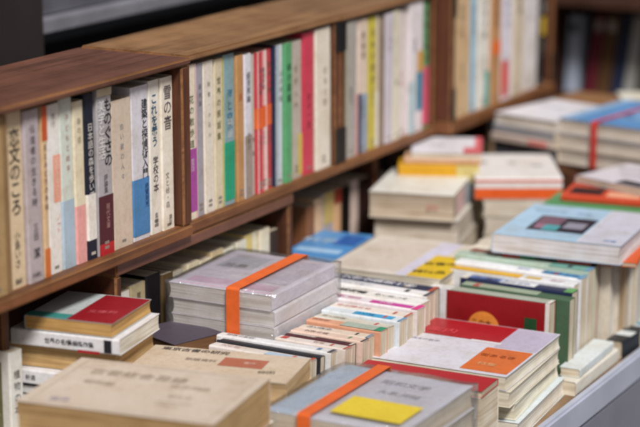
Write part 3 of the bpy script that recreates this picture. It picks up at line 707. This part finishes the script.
ra(1.964,.021,.144,.240,-.104,'c9c4b8','grey white spine in the middle of the left row', texts=[('詩と真実', .1, .5, .009, '7a6a60', V(rot=90))], lean=-3, yaw=-1.5)
ra(1.986,.022,.143,.246,-.101,'cfd6de','pale blue white spine with a sky blue label', pats=[(.38,.12,.88,.75,'3fa0d0')], texts=[('ことば', .42, .45, .010, '1f5a86', V(rot=90, bold=.007))], lean=-2)
ra(2.009,.022,.142,.243,-.102,'ddd4cc','ivory white spine with small rose lettering in the left row', texts=[('手仕事の本', .1, .5, .010, 'c87a86', V(rot=90))], lean=-1, yaw=1)
ra(2.032,.024,.082,.246,-.099,'e0d8de','white spine with magenta lettering and a pink label in the left row', pats=[(.60,.1,.94,.62,'c43a98'),(.95,0,1,1,'d83a8a')], texts=[('恋愛心理', .10, .5, .013, 'd23a6a', V(rot=90, bold=.007)), ('入門講座', .32, .5, .010, 'c070a0', V(rot=90)), ('文庫', .70, .36, .010, 'e8c0dc', V(rot=90))], lean=-2)
ra(2.057,.028,.070,.238,-.100,'e2dfdc','white spine with a yellow sun emblem and bold black title', pats=[(.0,.08,.10,.95,'d8b02c'),(.033,.34,.067,.68,'1a1a1a')], texts=[('東京路地裏', .20, .5, .014, '18181a', V(rot=90, bold=.014, gap=1.1)), ('歩く楽しみ', .62, .5, .010, '5a5a60', V(rot=90))], lean=-1, yaw=-1)
ra(2.087,.024,.072,.232,-.098,'e4e2e4','white spine with faint blue lettering next to the navy one', texts=[('川の流れる町で', .15, .5, .010, '7f8ab0', V(rot=90))], lean=-1)
ra(2.113,.026,.066,.225,-.100,'1f2c4e','navy spine with a row of large white letters, last in the left row', texts=[('日本文学全集第七巻', .05, .5, .016, 'd8d8de', V(rot=90, bold=.010, gap=1.15))], lean=0)

# --- broad cream book with yellow label behind the left row, and its support
flat_book((.056,2.152), 4, .158, .176, -.099, .018, 'cfc6bc', 'broad cream book with yellow label and lavender stripe, behind the navy spine', 'middle pile', spine='left', page='d9d0c0', rough=.4,
   pats=[((.08,.10,.62,.92),'c9beb4'),((.60,.02,.78,.98),'c9c6da'),((.70,.02,1,.62),'d6b41e')], texts=[('古書市', .745, .38, .016, '2a2618', V(flow='h', bold=.010, rot=12)), ('特価品', .745, .15, .016, '2a2618', V(flow='h', bold=.010, rot=12))])
flat_book((.058,2.153), 3, .153, .174, -.1175, .047, 'b8b0a4', 'thick grey cream book under the broad cream one', 'middle pile', spine='left')
flat_book((.058,2.154), 4, .153, .172, -.165, .045, '8a8078', 'thick brown grey volume at the bottom under the broad cream one', 'middle pile', spine='left')

# --- tall pair behind it
GT = 'tall pile beside the shelf'
flat_book((.008,2.368), 14, .118, .155, -.0505, .036, 'd7d5ce', 'thick white book on top of the tall pile, cream page block facing the camera', GT, spine='back', page='bfae9a', rough=.4, texts=[('書物の話', .38, .86, .010, '8f8d88', V(flow='h'))], front=[('新刊', .72, .5, .009, 'c46a66', V(flow='h'))], side=[((.1,.1,.5,.9),'d8b8b8'),((.55,.1,.8,.9),'b8c0cc')])
flat_book((.012,2.376), 14, .118, .153, -.0870, .031, 'c9c4bc', 'second white book of the tall pile, pages facing the camera', GT, spine='back', page='c9bfb2')
flat_book((.016,2.39), 13, .114, .155, -.1185, .045, 'a8a098', 'grey book below the two white ones of the tall pile', GT, spine='back')
flat_book((.018,2.39), 14, .114, .155, -.164, .046, '7c746c', 'thick dull brown volume at the bottom of the tall pile', GT, spine='back')
# --- yellow spined pile behind
GY = 'pile with the yellow spine'
flat_book((.014,2.485), 24, .100, .115, -.018, .007, 'd4d2da', 'thin white booklet with a red corner above the yellow spine', GY, spine='back', pats=[((.74,.0,1,.35),'c8505a'),((.9,.3,1,1),'cf5560')], texts=[('会報', .3, .5, .012, 'b0aeb8', V(flow='h'))])
flat_book((.006,2.480), 23, .108, .12, -.0255, .008, 'c79f80', 'peach book between the white booklet and the yellow spine', GY, spine='front')
flat_book((.000,2.474), 23, .114, .12, -.034, .024, 'cf9a1c', 'book with a golden yellow spine and pale right end behind the tall pile', GY, spine='front', front=[((.72,0,1,1),'c9b878')])
flat_book((.012,2.50), 22, .10, .09, -.0585, .070, 'b8a890', 'thick tan volume under the golden yellow spine', GY, spine='front') 
flat_book((.012,2.50), 21, .10, .09, -.129, .081, '8a8078', 'thick grey volume at the bottom under the golden yellow spine', GY, spine='front') 

# --- blue magazines below the crates
GB = 'blue magazines under the shelf'
flat_book((-.022,2.182), 6, .078, .13, -.098, .006, '4f8fcb', 'sky blue magazine at the back, against the short lower crate', GB, spine='left', rough=.3, pats=[((.1,.15,.9,.3),'9fc3e4'),((.55,.5,.95,.9),'2f5fa8')], texts=[('科学', .12, .6, .026, 'b8d4ec', V(flow='h', bold=.007))])
flat_book((-.024,2.182), 4, .079, .135, -.1045, .008, '2f6db4', 'deeper blue magazine under the one against the short lower crate', GB, spine='left', rough=.3)
flat_book((-.022,2.184), 6, .077, .13, -.113, .008, '5fae6a', 'green edged magazine third from the top of the blue pile', GB, spine='left')
flat_book((-.016,2.184), 5, .070, .13, -.1215, .036, '9aa4ac', 'grey block of magazines below the blue ones', GB, spine='left')
flat_book((-.016,2.184), 5, .070, .13, -.158, .052, '6a6a70', 'dark grey magazines at the bottom below the blue ones', GB, spine='left')

flat_book((.004,2.062), 2, .056, .122, -.0985, .006, '6fa3d6', 'light sky blue magazine directly behind the plastic wrapped set', GB, spine='left', rough=.3, pats=[((.1,.1,.9,.35),'a9c9e6'),((.3,.5,.9,.8),'3c74b8')])
flat_book((.004,2.062), 1, .054, .12, -.105, .050, '3f74b4', 'thick blue magazine block behind the plastic wrapped set', GB, spine='left')
flat_book((.004,2.062), 2, .054, .12, -.1555, .0545, '767680', 'grey magazine block at the bottom behind the plastic wrapped set', GB, spine='left')

# --- right row : spines up, red cover first
GC = 'spine up books in the right row'
def rb(y, t, x0, x1, zt, col, label, **k): return row_book(x0, x1, y, t, zt, col, label, GC, lean=k.pop('lean', random.uniform(-3, .5)), yaw=k.pop('yaw', random.uniform(-1.2, 1.2)), **k)
rb(2.150,0.020,.2050,0.3652,-0.1050,'8c1019','red paperback with an orange disc on its cover, facing the camera', pats=[(0,0,.18,1,'dcdcde'),(.18,0,.97,1,'a9b0a4'),(.97,0,1,1,'dedad6')],
   front=[(0,0,.155,1,'dfdee2'),(.965,0,1,1,'dcd8d4'),(None,.47,.60,.021,'e08a3c'),('この本', .395,.66,.010,'5a2414',V(flow='h', bold=.010)),('文庫', .425,.52,.010,'5a2414',V(flow='h', bold=.007)),(.80,.58,.90,.80,'1f4a2c'),('501', .03,.86,.0085,'3a3440',V(flow='h', bold=.010)),(.02,.52,.13,.57,'4a4854'),('岩波', .035,.68,.008,'5a4a58',V(flow='h'))])
rb(2.171,0.018,0.2381,0.3825,-0.1030,'46624a','dark green paperback right behind the red one', w=None, pats=[(0,0,.7,1,'9aa893'),(.1,.1,.16,.9,'b03a30')])
rb(2.190,0.021,0.2284,0.3777,-0.1000,'1c2547','navy spine with a white title strip in the right row', pats=[(.0,0,.06,1,'d8d4cc'),(.34,.1,.66,.9,'dfe2e8'),(.92,0,1,1,'5f9a58')], texts=[('数学入門', .10,.5,.014,'6f8ad0',V(rot=90, bold=.010)),('光の科学', .40,.5,.010,'3a5a9c',V(rot=90))])
rb(2.212,0.020,0.2044,0.371,-0.0970,'dcdde2','white spine with a yellow left half in the right row', pats=[(0,0,.56,1,'d9a820'),(.60,.2,.72,.8,'c9a94a')], texts=[('季刊', .82,.5,.010,'a05a6a',V(rot=90))])
rb(2.233,0.022,0.1996,0.3729,-0.0940,'e2e2e6','white spine with small blue lettering in the right row', pats=[(.68,.15,.98,.85,'4f98c4')], texts=[('新科学対話', .70,.5,.011,'14418a',V(rot=90, bold=.007)),('岩波', .50,.5,.010,'7f9ad0',V(rot=90))])
rb(2.256,0.024,0.1899,0.3729,-0.0895,'a9bdaf','sage green spine behind the white and blue one', pats=[(.7,0,1,1,'6fa096')])
rb(2.281,0.020,0.1996,0.371,-0.0895,'7d4a3c','russet spine partly under the light blue magazine')
rb(2.302,0.027,0.1918,0.3849,-0.0910,'d8cfc0','cream book seventh behind the red paperback, under the light blue magazine', page='d9d4cc', kind='hard')
rb(2.330,0.025,0.1899,0.3878,-0.0895,'c9c0b4','grey cream book with clean page end under the light blue magazine', page='b89b78')
rb(2.356,0.029,0.1899,0.3897,-0.0905,'b8ab98','beige book eighth behind the red paperback', page='e2ddd2', kind='hard')
rb(2.386,0.031,0.1899,0.3907,-0.0895,'d9d2c6','off white book under the far part of the light blue magazine', page='c9c3ba')
rb(2.418,0.031,0.25,0.3897,-0.0905,'8a93a0','grey blue book under the far part of the light blue magazine', page='a88f70', kind='hard')
rb(2.450,0.031,0.25,0.3897,-0.0895,'d2c6b2','straw coloured book at the far end of the right row', page='ddd0b8')
rb(2.482,0.034,0.25,0.3897,-0.0905,'9a7d68','brown book at the far end of the right row', page='d4cfc8', kind='hard')

# --- light blue magazine with photograph
GM = 'magazines lying on the right row'
flat_book((.2385,2.262), 5.5, .168, .178, -.058, .0245, 'a9c8e2', 'light blue book with a dark photo on its cover lying on the right row', GM, spine='left', page='d8d4d8', rough=.3,
   pats=[((.66,.0,1,1),'c9c9d8'),((.655,0,.665,1),'e2e2ea'),((.19,.22,.64,.66),'2a2734'),((.21,.40,.40,.64),'7a5a6c'),((.30,.24,.42,.40),'4fa0a8'),((.44,.34,.60,.52),'8f8d9c'),((.23,.28,.30,.40),'9a7088')],
   texts=[('科学と光', .12, .80, .012, '6f8fb4', V(flow='h')), ('の旅', .45, .80, .012, '6f8fb4', V(flow='h')), ('図書', .86, .1, .010, '6a8fc0', V(flow='h'))], side=[])
flat_book((.252,2.266), 7, .115, .17, -.0825, .0055, '2a2a30', 'thin black booklet with red right end under the light blue book', GM, spine='front', front=[((.62,0,1,1),'a83a34'),((0,0,.2,1),'7a1a20'),((.2,0,.38,1),'1f5a34')]) 
flat_book((.372,2.285), 12, .050, .15, -.0815, .0055, 'd2571f', 'orange booklet sticking out at the right under the light blue book', GM, spine='right')
flat_book((.230,2.450), 6, .150, .08, -.0600, .006, '4f8f5c', 'green booklet showing behind the light blue book', GM, spine='front')
flat_book((.246,2.476), 8, .150, .10, -.0500, .0095, 'c9482c', 'orange red patterned booklet behind the green one', GM, spine='front', pats=[((.05,.1,.35,.5),'2a1418'),((.4,.05,.7,.35),'e8a888'),((.55,.4,.85,.7),'3a1a1c'),((.75,.0,.95,.3),'e2c0b0')])
flat_book((.235,2.450), 6, .150, .13, -.0665, .0225, 'b8ab98', 'beige book carrying the green and orange booklets', GM, spine='front')
flat_book((.238,2.548), -18, .145, .115, -.0390, .0095, 'd2ccd6', 'white cover with grey handwriting and a black label at the right frame edge', GM, spine='left', texts=[('街の古本屋', .12, .72, .016, '8a8490', V(flow='h', rot=8)), ('案内図', .3, .45, .014, 'a09aa6', V(flow='h', rot=8))], pats=[((.45,.03,.98,.24),'1c1c22')])
# --- white book with orange band
GO = 'pile with the orange band'
flat_book((.112,2.490), 29, .122, .160, -.045, .031, 'd9d5d4', 'thick white book with orange and red bands on its spine, behind the light blue one', GO, spine='front', page='ddd6cc',
   texts=[('暮', .15, .62, .018, 'a09c9c', {}), ('の手', .50, .66, .016, 'a8a4a4', {}), ('帖', .78, .5, .02, '8f8c90', {})], front=[((0,.04,1,.52),'d85a20'),((0,.80,1,.90),'c8402a')])
flat_book((.122,2.494), 27, .100, .15, -.0765, .024, 'bfb9ae', 'grey cream book under the orange banded one', GO, spine='right', page='cfc6b8')
flat_book((.124,2.495), 25, .100, .15, -.101, .026, 'a8a49c', 'grey book two below the orange banded one', GO, spine='right', page='c9c0b4')
flat_book((.124,2.495), 26, .100, .15, -.1275, .0825, '7c766e', 'thick grey volume at the bottom under the orange banded one', GO, spine='right')

# --- far piles on an upturned crate
crate(2.70, 3.10, -.1965, .136, .32, .37, 'low wooden crate carrying the far piles of books at the back right', 'crate under the far piles', sl=.012, sr=.012)
GZ = 'far piles at the back right'
fz = -.0605
def pile(items, x, y, yaw, W, D):
    z = items[0][0]
    for (zt, t, c, l, kw) in items:
        flat_book((x + random.uniform(-.004,.004), y + random.uniform(-.004,.004)), yaw + random.uniform(-2,2), W, D, zt, t, c, l, GZ, **kw)
pile([(.004,.016,'d6d4dc','white covered book on top of the far pile beside the crate', V(spine='back', page='c9c2ba', texts=[('旅の手帖', .2, .6, .013, '9a98a8', V(flow='h'))])),
      (-.0125,.013,'8a8a90','grey book second in the far pile beside the crate', V(spine='front')),
      (-.026,.012,'b9a8a0','pinkish beige book third in the far pile beside the crate', V(spine='front', front=[((.6,.2,.9,.8),'c8706a')])),
      (-.0385,.0215,'5a5a62','dark grey book at the bottom of the far pile beside the crate', V(spine='front'))], .042, 2.712, -12, .112, .150)
rt = empty('strapped_book_set', T(.150, 2.700, -.0600) @ Matrix.Rotation(R(-10), 4, 'Z'), 'stack of blue covered books tied with red tape at the far right', 'book bundle', 'strapped book bundles')
Mr = rt.matrix_world.copy()
for k, (zt, t, c) in enumerate([(.008,.022,'5f8fc4'),(-.0145,.022,'c9c0b8'),(-.037,.022,'bdb4ac')]):
    b = flat_book(rel(0, 0), -10, .16, .19, zt, t, c, None, spine='back', root=rt, page='c9bfb4',
      pats=([((.0,.0,.12,1),'8fb0d4'),((.3,.25,.8,.7),'7ba4d0')] if k == 0 else ()), texts=([('海', .45, .4, .03, '3f6fae', V(flow='h'))] if k == 0 else ())); b.done()
strap(rt, RED, -.002, .162, -.002, .192, .0004, .0685, 'y', .062, .009)
flat_book((.055,2.885), -6, .10, .10, -.004, .012, '8f6a4a', 'brown cardboard folder lying behind the far piles', GZ, spine='left')
flat_book((.055,2.885), -5, .10, .10, -.0165, .044, '5a4436', 'dark brown volume under the cardboard folder', GZ, spine='left')
flat_book((.165,2.925), 28, .085, .07, .0, .020, 'dcd6c8', 'small cream book at the back right beyond the cardboard folder', GZ, spine='back', page='e2dac8')
flat_book((.165,2.925), 26, .085, .07, -.0205, .040, '6a625c', 'grey brown volume under the small cream book', GZ, spine='back')

# --- small things between the right row and the metal edge
GS = 'slim books by the metal edge'
flat_book((.3835,2.135), 1, .024, .150, -.1925, .0175, 'd8d4ca', 'slim cream book nearest the camera by the metal edge', GS, spine='right', page='ddd2be')
flat_book((.380,2.150), 2, .026, .125, -.181, .011, 'cfd6d8', 'slim pale blue book on the slim cream one by the metal edge', GS, spine='right', page='ddd2be')
flat_book((.3845,2.295), -2, .022, .06, -.186, .024, '20262c', 'slim black and white book by the metal edge', GS, spine='right', pats=[((0,.45,1,.8),'cfd8dc')])
flat_book((.384,2.365), 2, .024, .05, -.190, .020, 'c9d2d8', 'slim white book with teal and black bands by the metal edge', GS, spine='right', pats=[((.0,.0,1,.3),'1d1d22'),((0,.45,1,.7),'2f7f9a')])
flat_book((.385,2.425), -1, .022, .09, -.186, .024, '2f4a8a', 'slim blue book furthest along the metal edge', GS, spine='right', pats=[((0,.4,1,.9),'d4d4d8')])

# ================================================================== CAMERA, LIGHT
cam = bpy.data.cameras.new('camera'); co = bpy.data.objects.new('camera', cam); COL.objects.link(co)
th = math.atan(490/2000); ph = math.atan(1128*math.cos(th)/2000)
co.location = (1.22908, 0, .57049)
co.rotation_euler = (math.pi/2 - th, 0, ph)
cam.sensor_width = 36; cam.lens = 2000/640*36
cam.clip_start = .05; cam.clip_end = 300
cam.dof.use_dof = True; cam.dof.focus_distance = 2.27; cam.dof.aperture_fstop = 2.7; cam.dof.aperture_blades = 9
S.camera = co

w = bpy.data.worlds.new('World'); S.world = w; w.use_nodes = True
nt = w.node_tree; bg = nt.nodes['Background']
sky = nt.nodes.new('ShaderNodeTexSky'); sky.sky_type = 'NISHITA'; sky.sun_disc = False
SUN_EL, SUN_AZ = R(50), R(45)
sky.sun_elevation = SUN_EL; sky.sun_rotation = R(135); sky.dust_density = 4; sky.air_density = 1.0
hs = nt.nodes.new('ShaderNodeHueSaturation'); hs.inputs['Saturation'].default_value = .35
nt.links.new(sky.outputs[0], hs.inputs['Color']); nt.links.new(hs.outputs[0], bg.inputs[0])
bg.inputs[1].default_value = .05
sl = bpy.data.lights.new('sun', 'SUN'); sl.energy = 4.0; sl.angle = R(12); sl.color = (1, .98, .965)
so = bpy.data.objects.new('sun', sl); COL.objects.link(so)
dirv = Vector((math.cos(R(-45))*math.cos(SUN_EL), math.sin(R(-45))*math.cos(SUN_EL), math.sin(SUN_EL)))   # towards the sun: over the viewer's right shoulder
so.rotation_euler = dirv.to_track_quat('Z', 'Y').to_euler(); so.location = dirv*4

vs = S.view_settings; vs.view_transform = 'Standard'; vs.look = 'None'; vs.gamma = 1; vs.use_curve_mapping = False; vs.exposure = 0
S.cycles.filter_width = 2.5
S.cycles.max_bounces = 8; S.cycles.transparent_max_bounces = 16
